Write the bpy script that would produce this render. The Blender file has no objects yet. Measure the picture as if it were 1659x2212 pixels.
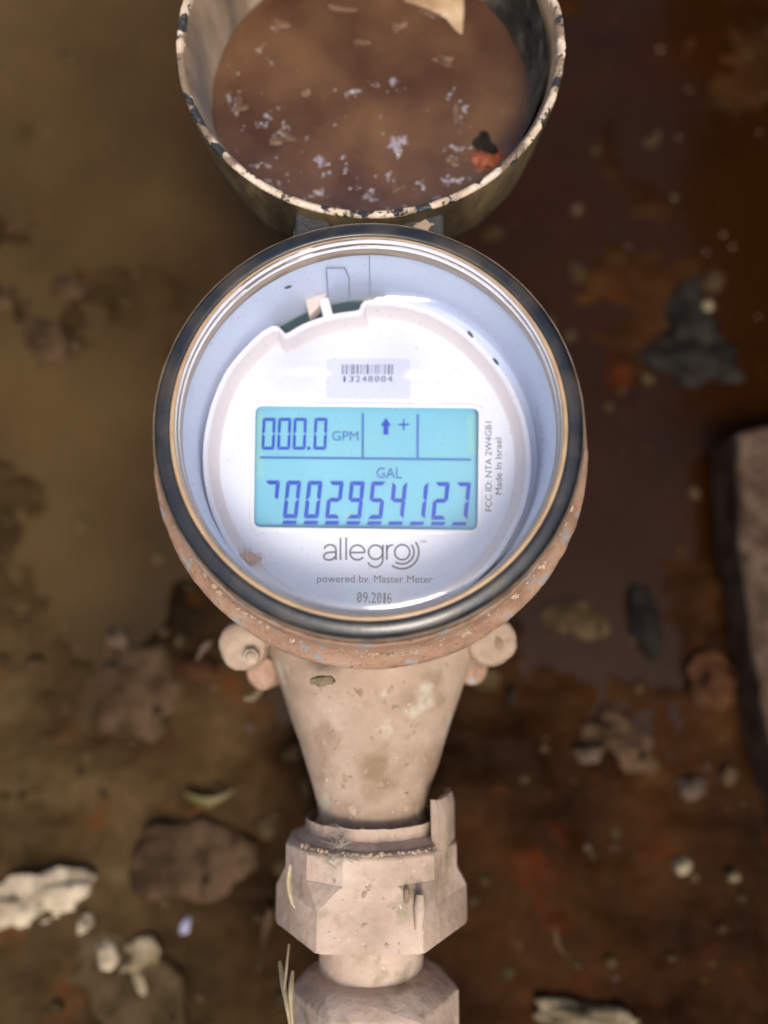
import bpy, bmesh, math, random
from mathutils import Vector, Matrix, noise
random.seed(7)
MM = 0.001
R = math.radians
sc = bpy.context.scene
C = bpy.data.collections.new('scene'); sc.collection.children.link(C)

# ------------------------------------------------------------------ camera
TILT = R(10.0)
CAM = Vector((3.9, -58.0, 190.8))            # millimetres
cam = bpy.data.cameras.new('camera'); co = bpy.data.objects.new('camera', cam); C.objects.link(co)
co.location = CAM * MM; co.rotation_euler = (TILT, 0, 0)
cam.sensor_fit = 'HORIZONTAL'; cam.sensor_width = 36; cam.lens = 36 * 1661 / 1659
cam.clip_start = 0.01; cam.clip_end = 50
cam.dof.use_dof = True; cam.dof.focus_distance = 0.212; cam.dof.aperture_fstop = 4.5
sc.camera = co
# ------------------------------------------------------------------ world, sun, exposure
SUN_EL, SUN_AZ = R(63), R(164)                # azimuth from north (+Y) towards east (+X)
w = bpy.data.worlds.new('World'); sc.world = w; w.use_nodes = True
nt = w.node_tree; bg = nt.nodes['Background']
sky = nt.nodes.new('ShaderNodeTexSky'); sky.sky_type = 'NISHITA'; sky.sun_disc = False
sky.sun_elevation = SUN_EL; sky.sun_rotation = SUN_AZ
sky.air_density = 1.0; sky.dust_density = 6.0; sky.ozone_density = 1.0
nt.links.new(sky.outputs[0], bg.inputs[0]); bg.inputs[1].default_value = 0.125
sun = bpy.data.lights.new('sun', 'SUN'); so = bpy.data.objects.new('sun', sun); C.objects.link(so)
sun.energy = 1.5; sun.angle = R(18); sun.color = (1.0, 0.93, 0.82)
d = Vector((math.sin(SUN_AZ) * math.cos(SUN_EL), math.cos(SUN_AZ) * math.cos(SUN_EL), math.sin(SUN_EL)))
so.rotation_euler = d.to_track_quat('Z', 'Y').to_euler(); so.location = d
sc.view_settings.view_transform = 'Standard'; sc.view_settings.look = 'None'
sc.view_settings.gamma = 1; sc.view_settings.exposure = 0.5

def at(u, v, z):
    """point of the level plane z (mm) seen at (u, v) of the 1659 x 2212 photograph"""
    s, c = math.sin(TILT), math.cos(TILT)
    a = (u - 829.5) / 1661; b = (1106 - v) / 1661
    dr = Vector((a, s + b * c, -c + b * s))
    k = (z - CAM.z) / dr.z
    return Vector((CAM.x + dr.x * k, CAM.y + dr.y * k, z))

# ------------------------------------------------------------------ materials
def lin(r, g, b):
    f = lambda x: (x / 255 / 12.92) if x <= 10 else ((x / 255 + 0.055) / 1.055) ** 2.4
    return (f(r), f(g), f(b), 1)
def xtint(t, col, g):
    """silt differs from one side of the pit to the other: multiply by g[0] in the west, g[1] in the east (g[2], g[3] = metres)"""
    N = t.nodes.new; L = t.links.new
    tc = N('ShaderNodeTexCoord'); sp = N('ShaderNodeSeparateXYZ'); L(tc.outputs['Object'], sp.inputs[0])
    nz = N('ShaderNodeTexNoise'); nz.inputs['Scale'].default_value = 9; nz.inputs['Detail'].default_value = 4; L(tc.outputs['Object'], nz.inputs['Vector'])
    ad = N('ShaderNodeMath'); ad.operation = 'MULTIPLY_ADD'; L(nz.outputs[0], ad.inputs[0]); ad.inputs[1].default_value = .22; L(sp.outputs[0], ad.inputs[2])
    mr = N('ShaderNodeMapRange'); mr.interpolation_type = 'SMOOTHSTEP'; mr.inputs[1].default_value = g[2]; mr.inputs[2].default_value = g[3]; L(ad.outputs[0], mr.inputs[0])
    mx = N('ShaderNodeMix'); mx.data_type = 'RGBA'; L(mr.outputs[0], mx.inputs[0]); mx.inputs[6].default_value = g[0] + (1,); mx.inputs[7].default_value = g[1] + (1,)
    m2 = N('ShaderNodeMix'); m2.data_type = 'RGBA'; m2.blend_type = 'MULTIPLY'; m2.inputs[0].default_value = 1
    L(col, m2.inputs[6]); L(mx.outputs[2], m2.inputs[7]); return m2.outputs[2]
def mat(name, cols, scale=200, detail=6, rough=0.6, bump=0.0, bscale=None, spots=(), metal=0, spec=0.5,
        stretch=(1, 1, 1), coat=0, dist=0.0, lo=0.3, hi=0.7, xgrad=None):
    """cols: list of linear colours spread over a noise; spots: (scale, threshold, width, colour, roughness)"""
    m = bpy.data.materials.new(name); m.use_nodes = True
    t = m.node_tree; N = t.nodes.new; L = t.links.new
    p = t.nodes['Principled BSDF']
    tc = N('ShaderNodeTexCoord'); mp = N('ShaderNodeMapping'); mp.inputs['Scale'].default_value = stretch
    L(tc.outputs['Object'], mp.inputs[0]); vec = mp.outputs[0]
    n = N('ShaderNodeTexNoise'); n.inputs['Scale'].default_value = scale; n.inputs['Detail'].default_value = detail
    n.inputs['Distortion'].default_value = dist
    n.inputs['Roughness'].default_value = 0.6
    L(vec, n.inputs['Vector'])
    r = N('ShaderNodeValToRGB'); e = r.color_ramp.elements
    k = len(cols)
    while len(e) < k: e.new(0.5)
    for i, cc in enumerate(cols):
        e[i].position = lo + (hi - lo) * (i / max(1, k - 1)); e[i].color = tuple(cc[:3]) + (1,)
    if k == 1: e[1].color = e[0].color
    L(n.outputs[0], r.inputs[0]); col = r.outputs[0]
    p.inputs['Roughness'].default_value = rough; p.inputs['Metallic'].default_value = metal
    p.inputs['Specular IOR Level'].default_value = spec
    p.inputs['Coat Weight'].default_value = coat; p.inputs['Coat Roughness'].default_value = 0.05
    height = n.outputs[0]; rsock = None
    for i, (ss, th, wd, cc, rr) in enumerate(spots):
        n2 = N('ShaderNodeTexNoise'); n2.inputs['Scale'].default_value = ss; n2.inputs['Detail'].default_value = 5
        n2.noise_dimensions = '4D'; n2.inputs['W'].default_value = 3.7 * (i + 1)
        L(vec, n2.inputs['Vector'])
        mr = N('ShaderNodeMapRange'); mr.inputs[1].default_value = th; mr.inputs[2].default_value = th + wd
        L(n2.outputs[0], mr.inputs[0])
        mx = N('ShaderNodeMix'); mx.data_type = 'RGBA'
        L(mr.outputs[0], mx.inputs[0]); L(col, mx.inputs[6]); mx.inputs[7].default_value = tuple(cc[:3]) + (1,)
        col = mx.outputs[2]
        mf = N('ShaderNodeMix'); mf.data_type = 'FLOAT'
        L(mr.outputs[0], mf.inputs[0]); mf.inputs[3].default_value = rr
        if rsock is None: mf.inputs[2].default_value = rough
        else: L(rsock, mf.inputs[2])
        rsock = mf.outputs[0]
    if xgrad: col = xtint(t, col, xgrad)
    L(col, p.inputs['Base Color'])
    if rsock is not None: L(rsock, p.inputs['Roughness'])
    if bump:
        nb = N('ShaderNodeTexNoise'); nb.inputs['Scale'].default_value = bscale or scale * 3
        nb.inputs['Detail'].default_value = 8; L(vec, nb.inputs['Vector'])
        b = N('ShaderNodeBump'); b.inputs['Strength'].default_value = 1.0; b.inputs['Distance'].default_value = bump * MM
        L(nb.outputs[0], b.inputs['Height']); L(b.outputs[0], p.inputs['Normal'])
    return m
def clear_mat(name, tint, ior=1.45, rough=0.0, body=None, bodyfac=0.0, bump=0.0, bscale=100, detail=3, xgrad=None):
    """thin clear sheet: what is behind, tinted, plus a fresnel reflection and perhaps some silt"""
    m = bpy.data.materials.new(name); m.use_nodes = True
    t = m.node_tree; N = t.nodes.new; L = t.links.new
    t.nodes.remove(t.nodes['Principled BSDF']); out = t.nodes['Material Output']
    tr = N('ShaderNodeBsdfTransparent'); tr.inputs[0].default_value = tuple(tint) + (1,)
    gl = N('ShaderNodeBsdfGlossy'); gl.inputs['Roughness'].default_value = rough
    gl.inputs['Color'].default_value = (1, 1, 1, 1)
    fr = N('ShaderNodeFresnel'); fr.inputs[0].default_value = ior
    base = tr.outputs[0]
    if body:
        df = N('ShaderNodeBsdfDiffuse'); df.inputs[0].default_value = tuple(body[:3]) + (1,)
        if name == 'muddy_lid_water':
            tcw = N('ShaderNodeTexCoord'); nw = N('ShaderNodeTexNoise'); nw.inputs['Scale'].default_value = 38; nw.inputs['Detail'].default_value = 8; L(tcw.outputs['Object'], nw.inputs['Vector'])
            rw = N('ShaderNodeValToRGB'); rw.color_ramp.elements[0].position = .32; rw.color_ramp.elements[1].position = .68
            rw.color_ramp.elements[0].color = (.060, .020, .006, 1); rw.color_ramp.elements[1].color = (.155, .078, .032, 1)
            L(nw.outputs[0], rw.inputs[0]); L(rw.outputs[0], df.inputs[0])
        if xgrad:
            rgb = N('ShaderNodeRGB'); rgb.outputs[0].default_value = tuple(body[:3]) + (1,); L(xtint(t, rgb.outputs[0], xgrad), df.inputs[0])
        mb = N('ShaderNodeMixShader'); mb.inputs[0].default_value = bodyfac
        if len(body) > 4 or bodyfac < 0.9:
            n2 = N('ShaderNodeTexNoise'); n2.inputs['Scale'].default_value = 12; n2.inputs['Detail'].default_value = 5
            tc2 = N('ShaderNodeTexCoord'); L(tc2.outputs['Object'], n2.inputs['Vector'])
            mr = N('ShaderNodeMapRange'); mr.inputs[1].default_value = 0.3; mr.inputs[2].default_value = 0.7
            mr.inputs[3].default_value = bodyfac * 0.6; mr.inputs[4].default_value = min(1, bodyfac * 1.4)
            L(n2.outputs[0], mr.inputs[0]); L(mr.outputs[0], mb.inputs[0])
        L(base, mb.inputs[1]); L(df.outputs[0], mb.inputs[2]); base = mb.outputs[0]
    if name == 'clear_glass':
        tc3 = N('ShaderNodeTexCoord'); acc = None
        for sc3, th3, wd3, am in ((1500, .70, .04, .5), (320, .70, .06, .18), (45, .50, .3, .035)):
            n3 = N('ShaderNodeTexNoise'); n3.inputs['Scale'].default_value = sc3; n3.inputs['Detail'].default_value = 3; L(tc3.outputs['Object'], n3.inputs['Vector'])
            m3 = N('ShaderNodeMapRange'); m3.inputs[1].default_value = th3; m3.inputs[2].default_value = th3 + wd3; m3.inputs[4].default_value = am; L(n3.outputs[0], m3.inputs[0])
            if acc is None: acc = m3.outputs[0]
            else:
                ad3 = N('ShaderNodeMath'); ad3.operation = 'MAXIMUM'; L(acc, ad3.inputs[0]); L(m3.outputs[0], ad3.inputs[1]); acc = ad3.outputs[0]
        d3 = N('ShaderNodeBsdfDiffuse'); d3.inputs[0].default_value = (.55, .47, .38, 1); mb3 = N('ShaderNodeMixShader')
        L(acc, mb3.inputs[0]); L(base, mb3.inputs[1]); L(d3.outputs[0], mb3.inputs[2]); base = mb3.outputs[0]
    mx = N('ShaderNodeMixShader'); L(fr.outputs[0], mx.inputs[0]); L(base, mx.inputs[1]); L(gl.outputs[0], mx.inputs[2])
    L(mx.outputs[0], out.inputs['Surface'])
    if bump:
        tc = N('ShaderNodeTexCoord'); nb = N('ShaderNodeTexNoise'); nb.inputs['Scale'].default_value = bscale
        nb.inputs['Detail'].default_value = detail; L(tc.outputs['Object'], nb.inputs['Vector'])
        b = N('ShaderNodeBump'); b.inputs['Distance'].default_value = bump * MM
        L(nb.outputs[0], b.inputs['Height']); L(b.outputs[0], gl.inputs['Normal']); L(b.outputs[0], fr.inputs['Normal'])
    return m

M = {}
M['tan'] = mat('dusty_tan_metal', [(.21, .145, .095), (.345, .25, .18), (.44, .335, .255)], 38, 9, .85, .55, 260,
               spots=[(70, .54, .16, (.22, .145, .085), .8), (95, .58, .10, (.44, .40, .31), .8), (330, .63, .12, (.27, .18, .115), .9), (700, .68, .04, (.56, .47, .38), .8), (420, .71, .03, (.10, .06, .035), .9)])
M['nut'] = mat('dusty_pink_metal', [(.33, .24, .175), (.47, .35, .27), (.55, .43, .345)], 48, 9, .82, .5, 300,
               spots=[(90, .56, .12, (.28, .23, .15), .8), (300, .63, .12, (.34, .24, .17), .9), (500, .73, .03, (.12, .07, .04), .9), (900, .68, .03, (.68, .60, .50), .8)])
M['rust'] = mat('rusty_painted_brass', [(.20, .115, .075), (.33, .20, .13), (.36, .265, .20)], 90, 9, .7, .35, 900,
                spots=[(170, .575, .04, (.27, .25, .24), .55), (200, .62, .06, (.43, .21, .11), .8),
                       (800, .64, .03, (.13, .07, .045), .9), (1400, .72, .02, (.70, .55, .42), .7), (500, .70, .02, (.03, .025, .02), .8)])
M['rust_side'] = mat('rusty_dark_band', [(.14, .085, .05), (.30, .20, .13)], 150, 8, .7, .3, 800)
M['bead'] = mat('dusty_dark_bead', [(.10, .075, .055), (.26, .20, .15)], 130, 7, .5, .1, 900)
M['black_glass'] = mat('black_glassy_seal', [(.006, .009, .014), (.022, .024, .026)], 90, 5, .32, .05, 900, coat=.22,
                       spots=[(2200, .70, .02, (.36, .32, .26), .7), (60, .48, .25, (.07, .055, .04), .4)])
M['amber'] = mat('amber_gasket', [(.33, .21, .12), (.52, .37, .22)], 90, 6, .30, .05, 900, coat=.25, stretch=(1, 1, 4),
                 spots=[(2400, .72, .02, (.62, .50, .36), .6)])
M['wall'] = mat('sky_tinted_white_plastic', [(.70, .77, .94), (.73, .79, .95)], 60, 3, .32)  # blue of the sky fill mixed into the white plastic colour
M['dial'] = mat('white_dial_plastic', [(.77, .79, .87), (.80, .82, .90)], 60, 3, .45, .01, 500,
                spots=[(1500, .80, .02, (.45, .42, .42), .6)])
M['ridge'] = mat('white_ridge_plastic', [(.80, .79, .85), (.84, .83, .88)], 60, 3, .4)
M['pcb'] = mat('green_black_circuit_board', [(.015, .05, .045), (.03, .07, .06)], 300, 3, .5)
M['lcd'] = mat('cyan_liquid_crystal', [(.19, .53, .68), (.24, .59, .70)], 25, 2, .18)
M['lcd_edge'] = mat('greenish_liquid_crystal', [(.25, .58, .60), (.28, .62, .61)], 25, 2, .2)
M['bezel'] = mat('blue_bezel', [(.13, .32, .66)], 60, 2, .35)
M['seg'] = mat('blue_segment', [(.012, .055, .50), (.02, .08, .55)], 80, 2, .35)
M['seg_grey'] = mat('slate_blue_segment', [(.05, .16, .50)], 80, 2, .35)
M['ink'] = mat('grey_ink', [(.16, .17, .19)], 60, 2, .7)
M['ink_dark'] = mat('dark_grey_ink', [(.07, .085, .10)], 60, 2, .7)
M['ink_faint'] = mat('faint_grey_ink', [(.30, .34, .42)], 60, 2, .7)
M['sticker'] = mat('lavender_sticker', [(.66, .70, .90)], 60, 2, .3)
M['sticker_white'] = mat('pale_sticker', [(.78, .86, .93)], 60, 2, .3)
M['dirt'] = mat('orange_silt', [(.62, .34, .20), (.72, .46, .32)], 900, 6, .9, .2, 2000)
M['glass'] = clear_mat('clear_glass', (.985, .99, 1.0), 1.5, 0.0)
M['lid_in'] = mat('muddy_lid_lining', [(.07, .05, .03), (.19, .13, .08), (.30, .22, .15)], 55, 8, .5, .3, 400, stretch=(1, 1, .35))
M['lid_out'] = mat('worn_lid_paint', [(.018, .012, .006), (.06, .042, .02), (.26, .19, .09)], 30, 9, .6, .7, 300, stretch=(1, 1, .4), dist=.6,
                   spots=[(90, .57, .05, (.045, .04, .035), .5)])
M['lid_rim'] = mat('chipped_rim_paint', [(.36, .26, .17), (.60, .47, .35), (.68, .57, .46)], 110, 8, .6, .5, 900,
                   spots=[(80, .50, .05, (.20, .14, .09), .6), (150, .55, .025, (.025, .028, .03), .4), (420, .60, .03, (.08, .05, .03), .6)])
M['hinge'] = mat('chipped_black_hinge', [(.025, .03, .035), (.05, .05, .05)], 150, 6, .5, .4, 700,
                 spots=[(170, .60, .04, (.33, .25, .18), .7)])
M['lid_mottle'] = mat('grey_black_mottle', [(.006, .005, .004), (.03, .026, .02), (.10, .085, .065)], 110, 8, .9, spec=.12, bump=.4, bscale=700)
M['lid_water'] = clear_mat('muddy_lid_water', (.5, .35, .2), 1.33, .03, (.105, .048, .020), .86, .3, 90)
M['foam'] = clear_mat('foam_bubble', (.85, .8, .8), 1.5, .05, (.78, .74, .84), .20, .35, 700)
M['mud'] = mat('wet_mud', [(.006, .0035, .0015), (.019, .0115, .005), (.038, .025, .0125), (.066, .048, .027)], 14, 9, .70, .35, 130, spec=.05,
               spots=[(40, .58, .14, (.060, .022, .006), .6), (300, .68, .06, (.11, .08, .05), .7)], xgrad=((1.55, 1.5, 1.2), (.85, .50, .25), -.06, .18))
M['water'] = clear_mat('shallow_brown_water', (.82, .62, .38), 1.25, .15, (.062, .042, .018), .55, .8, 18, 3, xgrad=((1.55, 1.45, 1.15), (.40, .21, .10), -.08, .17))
M['straw'] = mat('dry_straw', [(.42, .33, .18), (.60, .50, .32)], 300, 4, .7)
M['leaf'] = mat('yellow_green_leaf', [(.085, .07, .018), (.14, .115, .035)], 200, 4, .6)
def stone_mat(name, a, b, rough=.75):
    a = (a[0], a[1] * .96, a[2] * .85); b = (b[0], b[1] * .96, b[2] * .88)
    return mat(name, [tuple(.55 * q for q in a), a, b, tuple(1.25 * q for q in b)], 70, 9, rough, .8, 350, lo=.25, hi=.75, spec=.10, spots=[(160, .60, .08, tuple(.4 * q for q in a), .8), (600, .66, .05, tuple(min(1, 1.8 * q) for q in b), .8)])
M['st_brown'] = stone_mat('brown_stone', (.035, .021, .011), (.075, .048, .028))
M['st_grey'] = stone_mat('grey_stone', (.060, .042, .032), (.105, .075, .06))
M['st_dark'] = stone_mat('dark_stone', (.006, .005, .004), (.020, .017, .015), .6)
M['st_slate'] = stone_mat('slate_stone', (.006, .005, .005), (.014, .012, .011))
M['st_white'] = stone_mat('white_debris_and_glints', (.26, .22, .17), (.46, .40, .32))
M['st_pale'] = stone_mat('pale_stone', (.15, .125, .08), (.25, .21, .15))
M['slab'] = stone_mat('pinkish_brown_stone', (.052, .034, .025), (.095, .067, .052))
M['st_red'] = stone_mat('red_brown_stone', (.035, .014, .006), (.070, .030, .013))
M['st_olive'] = stone_mat('olive_slab', (.035, .023, .010), (.068, .048, .025))

# ------------------------------------------------------------------ mesh builder
class MB:
    def __init__(s): s.v = []; s.f = []
    def add(s, vs, fs):
        o = len(s.v); s.v += [Vector(x) for x in vs]; s.f += [tuple(i + o for i in f) for f in fs]; return s
    def lathe(s, prof, c=(0, 0, 0), n=128, axis='z', a0=0, a1=360, fn=None, closed=False):
        c = Vector(c); full = abs(a1 - a0) >= 359.9; k = n if full else n + 1; m = len(prof); vs = []
        for i in range(k):
            a = R(a0 + (a1 - a0) * i / n)
            for r, z in prof:
                if fn: r, z = fn(a, r, z)
                p = (r * math.cos(a), r * math.sin(a), z) if axis == 'z' else (r * math.cos(a), z, r * math.sin(a))
                vs.append(c + Vector(p))
        fs = []
        for i in range(n):
            j = (i + 1) % k
            for q in range(m - 1 + (1 if closed else 0)):
                q2 = (q + 1) % m
                fs.append((i * m + q, j * m + q, j * m + q2, i * m + q2))
        if not full and closed:
            fs.append(tuple(range(m))); fs.append(tuple((k - 1) * m + q for q in reversed(range(m))))
        return s.add(vs, fs)
    def prism(s, pts, z0, z1, taper=1.0):
        n = len(pts); cx = sum(p[0] for p in pts) / n; cy = sum(p[1] for p in pts) / n
        vs = [(p[0], p[1], z0) for p in pts] + [(cx + (p[0] - cx) * taper, cy + (p[1] - cy) * taper, z1) for p in pts]
        fs = [tuple(range(n))[::-1], tuple(range(n, 2 * n))] + [(i, (i + 1) % n, n + (i + 1) % n, n + i) for i in range(n)]
        return s.add(vs, fs)
    def poly(s, pts): return s.add(pts, [tuple(range(len(pts)))])
    def sections(s, secs, cap=True):
        n = len(secs[0]); vs = [p for sec in secs for p in sec]; fs = []
        for k in range(len(secs) - 1):
            for i in range(n):
                j = (i + 1) % n; fs.append((k * n + i, k * n + j, (k + 1) * n + j, (k + 1) * n + i))
        if cap: fs.append(tuple(range(n))[::-1]); fs.append(tuple((len(secs) - 1) * n + i for i in range(n)))
        return s.add(vs, fs)
    def tube(s, pts, rad, n=7):
        pts = [Vector(p) for p in pts]; secs = []
        for i, p in enumerate(pts):
            t = (pts[min(i + 1, len(pts) - 1)] - pts[max(i - 1, 0)]).normalized()
            a = t.cross(Vector((0, 0, 1)));  a = a.normalized() if a.length > 1e-4 else Vector((1, 0, 0)); b = t.cross(a)
            r = rad[i] if isinstance(rad, (list, tuple)) else rad
            secs.append([p + r * (a * math.cos(2 * math.pi * k / n) + b * math.sin(2 * math.pi * k / n)) for k in range(n)])
        return s.sections(secs)
    def stone(s, c, size, seed=0, rough=.25, sub=3, rz=0, freq=1.6):
        bm = bmesh.new(); bmesh.ops.create_icosphere(bm, subdivisions=sub, radius=1)
        off = Vector((seed * 7.13, seed * 3.7, seed * 1.9)); rot = Matrix.Rotation(rz, 3, 'Z'); vs = []
        for v in bm.verts:
            p = v.co.copy(); k = 1 + rough * (noise.noise(p * freq * .8 + off) * 1.3 + .25 * noise.noise(p * freq * 2.7 + off) + .08 * noise.noise(p * freq * 6 + off)) * 1.4
            q = Vector((p.x * size[0], p.y * size[1], p.z * size[2])) * k
            vs.append(Vector(c) + rot @ q)
        fs = [tuple(v.index for v in f.verts) for f in bm.faces]; bm.free()
        return s.add(vs, fs)
    def jitter(s, amp, fq):
        for v in s.v: v += noise.noise_vector(v * fq) * amp
        return s
    def build(s, name, m, parent=None, smooth=38, bevel=0, origin=None):
        me = bpy.data.meshes.new(name); o = Vector(origin) if origin is not None else Vector((0, 0, 0))
        if parent is not None and origin is None: o = Vector((0, 0, 0))
        me.from_pydata([(v - o) * MM for v in s.v], [], s.f); me.update()
        bm = bmesh.new(); bm.from_mesh(me); bmesh.ops.remove_doubles(bm, verts=bm.verts, dist=1e-6)
        bmesh.ops.recalc_face_normals(bm, faces=bm.faces); bm.to_mesh(me); bm.free()
        if smooth:
            for p in me.polygons: p.use_smooth = True
            me.set_sharp_from_angle(angle=R(smooth))
        me.materials.append(m)
        ob = bpy.data.objects.new(name, me); C.objects.link(ob); ob.location = o * MM
        if parent is not None:
            ob.parent = parent; pl = parent_world(parent); ob.location = o * MM - pl
        if bevel:
            b = ob.modifiers.new('bevel', 'BEVEL'); b.width = bevel * MM; b.segments = 3; b.limit_method = 'ANGLE'; b.angle_limit = R(35)
            b.harden_normals = False
        return ob
def parent_world(p):
    v = Vector((0, 0, 0))
    while p is not None: v += p.location; p = p.parent
    return v
def tag(o, label=None, cat=None, group=None, kind=None):
    if label: o['label'] = label
    if cat: o['category'] = cat
    if group: o['group'] = group
    if kind: o['kind'] = kind
    return o
def empty(name, loc): 
    o = bpy.data.objects.new(name, None); C.objects.link(o); o.location = Vector(loc) * MM; o.empty_display_size = .01; return o

# ------------------------------------------------------------------ flat writing
def text_polys(s, offset=0.0, spacing=1.0):
    cu = bpy.data.curves.new('lettering', 'FONT'); cu.body = s; cu.size = 1; cu.offset = offset; cu.resolution_u = 3
    cu.space_character = spacing
    ob = bpy.data.objects.new('lettering', cu); sc.collection.objects.link(ob)
    bpy.context.view_layer.update()
    me = bpy.data.meshes.new_from_object(ob.evaluated_get(bpy.context.evaluated_depsgraph_get()))
    vs = [(v.co.x, v.co.y) for v in me.vertices]; fs = [tuple(p.vertices) for p in me.polygons]
    bpy.data.objects.remove(ob); bpy.data.curves.remove(cu); bpy.data.meshes.remove(me)
    return vs, fs
def text_at(s, u0, v0, u1, v1, h, z, offset=0.0, mb=None, sx=None):
    """baseline from (u0,v0) to (u1,v1) in photo pixels on the level plane z, h = height of a capital in pixels"""
    vs, fs = text_polys(s, offset)
    x0 = min(v[0] for v in vs); x1 = max(v[0] for v in vs)
    cap = 0.729 
    du, dv = u1 - u0, v1 - v0; ln = math.hypot(du, dv); ex = (du / ln, dv / ln); ey = (ex[1], -ex[0])
    out = []
    for x, y in vs:
        a = (x - x0) / (x1 - x0) * ln; b = y / cap * h
        out.append(at(u0 + ex[0] * a + ey[0] * b, v0 + ex[1] * a + ey[1] * b, z))
    mb = mb or MB(); return mb.add(out, fs)
def stroke(mb, pts, wd, z, n_cap=6):
    P = [Vector(p) for p in pts]; L_ = []; R_ = []
    for i, p in enumerate(P):
        t = (P[min(i + 1, len(P) - 1)] - P[max(i - 1, 0)]).normalized(); nrm = Vector((-t.y, t.x)) * wd / 2
        L_.append(p + nrm); R_.append(p - nrm)
    q = [at(a.x, a.y, z) for a in L_] + [at(a.x, a.y, z) for a in R_]; n = len(P)
    mb.add(q, [(i, i + 1, n + i + 1, n + i) for i in range(n - 1)])
def arc(cx, cy, r, a0, a1, n=28): return [(cx + r * math.cos(R(a0 + (a1 - a0) * i / n)), cy + r * math.sin(R(a0 + (a1 - a0) * i / n))) for i in range(n + 1)]
def rrect(pts, rad, n=5):
    """rounded quad from four corner points in order"""
    out = []
    for i in range(4):
        p = Vector(pts[i]); a = (Vector(pts[i - 1]) - p).normalized(); b = (Vector(pts[(i + 1) % 4]) - p).normalized()
        for k in range(n + 1):
            t = k / n; out.append(tuple(p + a * rad * (1 - t) ** 2 + b * rad * t ** 2))
    return out

# ================================================================== THE METER
meter = empty('water_meter', (0, 0, -150))
tag(meter, 'round water meter with blue digital display under clear glass in a rusty tan body', 'water meter')
def wob(amp, fq):
    return lambda a, r, z: (r + amp * noise.noise(Vector((math.cos(a) * fq, math.sin(a) * fq, z * .15))), z + amp * .5 * noise.noise(Vector((math.cos(a) * fq + 9, math.sin(a) * fq, r * .15))))
def chip(a, r, z):
    k = noise.noise(Vector((math.cos(a) * 14, math.sin(a) * 14, z * .3))) * .22 + noise.noise(Vector((math.cos(a) * 45, math.sin(a) * 45, z * .6))) * .16
    return r + k, z + k * .5
body = MB().lathe([(55.3, -12), (56.6, -9.4), (57.2, -9.0), (57.8, -9.8), (58.0, -12), (58.3, -16), (59.0, -21), (60.5, -25.4), (62.8, -27.8), (63.7, -28.8), (63.9, -31), (63.0, -32.6), (61.6, -33.4)], n=360, fn=chip)
ob = body.build('body_rim', M['rust'], meter, smooth=50)
tag(ob, 'rusty orange flared rim with grey chips')
low = MB().lathe([(61.4, -33.3), (61.7, -34.5), (63.8, -36.5), (64.4, -38.5), (64.0, -41), (61, -43), (52, -44), (44, -48), (40, -60), (39, -100), (30, -118), (.01, -122)], n=192, fn=wob(.25, 6))
low.build('lower_body', M['tan'], meter, smooth=50)
# neck that narrows towards the coupling, cross sections are ellipses round the axis z = -65
AX = -65
def ell(y, a, b, n=72, zc=AX, x0=0): return [Vector((x0 + a * math.cos(2 * math.pi * k / n), y, zc + b * math.sin(2 * math.pi * k / n))) for k in range(n)]
def yv(v, z=AX, u=801): return at(u, v, z).y
neck = MB()
prof = [(1330, 38, 23), (1380, 35.2, 23), (1432, 32.4, 22.5), (1505, 28.3, 21.5), (1560, 25.4, 20.8), (1600, 23.3, 20), (1650, 20.9, 19), (1692, 18.9, 18), (1725, 17.4, 17.2), (1748, 16.8, 16.8), (1765, 17.0, 17.0), (1780, 18.6, 18.6), (1790, 21.0, 21.0), (1800, 22.3, 22.3), (1806, 22.4, 22.4)]
neck.sections([ell(yv(v), a, b) for v, a, b in prof])
neck.jitter(.35, .12).jitter(.12, .5)
neck.build('outlet_neck', M['tan'], meter, smooth=50)
th = MB()
for k, (v, r0) in enumerate([(1799, 23.0), (1812, 23.5), (1825, 23.6), (1837, 23.2)]):
    y = yv(v); th.lathe([(20.5, 2.0), (r0, .7), (r0 + .4, .2), (r0 + .1, -.5), (20.5, -1.5)], c=(0, y, AX), n=120, axis='y', closed=True)
th.lathe([(20.6, 10), (20.6, -14)], c=(0, yv(1832), AX), n=64, axis='y')
th.jitter(.25, .6); th.build('outlet_thread', M['nut'], meter)
inn = MB(); inn.sections([ell(30, 36, 22), ell(52, 26, 20), ell(70, 18, 17.5), ell(90, 17.5, 17.5), ell(420, 17.5, 17.5)]); inn.jitter(.3, .1)
inn.build('inlet_neck', M['tan'], meter, smooth=50)
# ears with bolts
def ear(u, v, z, r, hole, side):
    p = at(u, v, z); e = MB()
    e.lathe([(.01, 0), (r * .55, .1), (r * .86, -.1), (r, -1.2), (r * 1.03, -5), (r, -14), (r * .9, -20), (.01, -20)], c=p, n=64)
    dr = Vector((-p.x, -p.y - 5, 0)).normalized(); nr = Vector((-dr.y, dr.x, 0))
    q = p + dr * 22
    e.prism([tuple((p + nr * r * .8)[:2]), tuple((q + nr * r)[:2]), tuple((q - nr * r)[:2]), tuple((p - nr * r * .8)[:2])], z - 18, z - 1.5)
    e.jitter(.8, .16).jitter(.35, .5); e.build('bolt_ear', M['tan'], meter, smooth=50, bevel=.8)
    b = MB()
    if hole:
        h = at(hole[0], hole[1], z + .1); b.lathe([(.01, .25), (1.0, .3), (1.5, .1), (1.6, -.4)], c=h, n=24)
        for v_ in b.v: v_.y = h.y + (v_.y - h.y) * 1.5
        b.build('bolt_hole', M['rust_side'], meter)
    k = at(u + side * 45, v + 60, z - 12); f = MB(); f.lathe([(.01, 1), (4.5, .6), (5.5, -1), (5.5, -16), (.01, -16)], c=k, n=32)
    f.jitter(.5, .3); f.build('flange_foot', M['rust'], meter, smooth=50)
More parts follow.
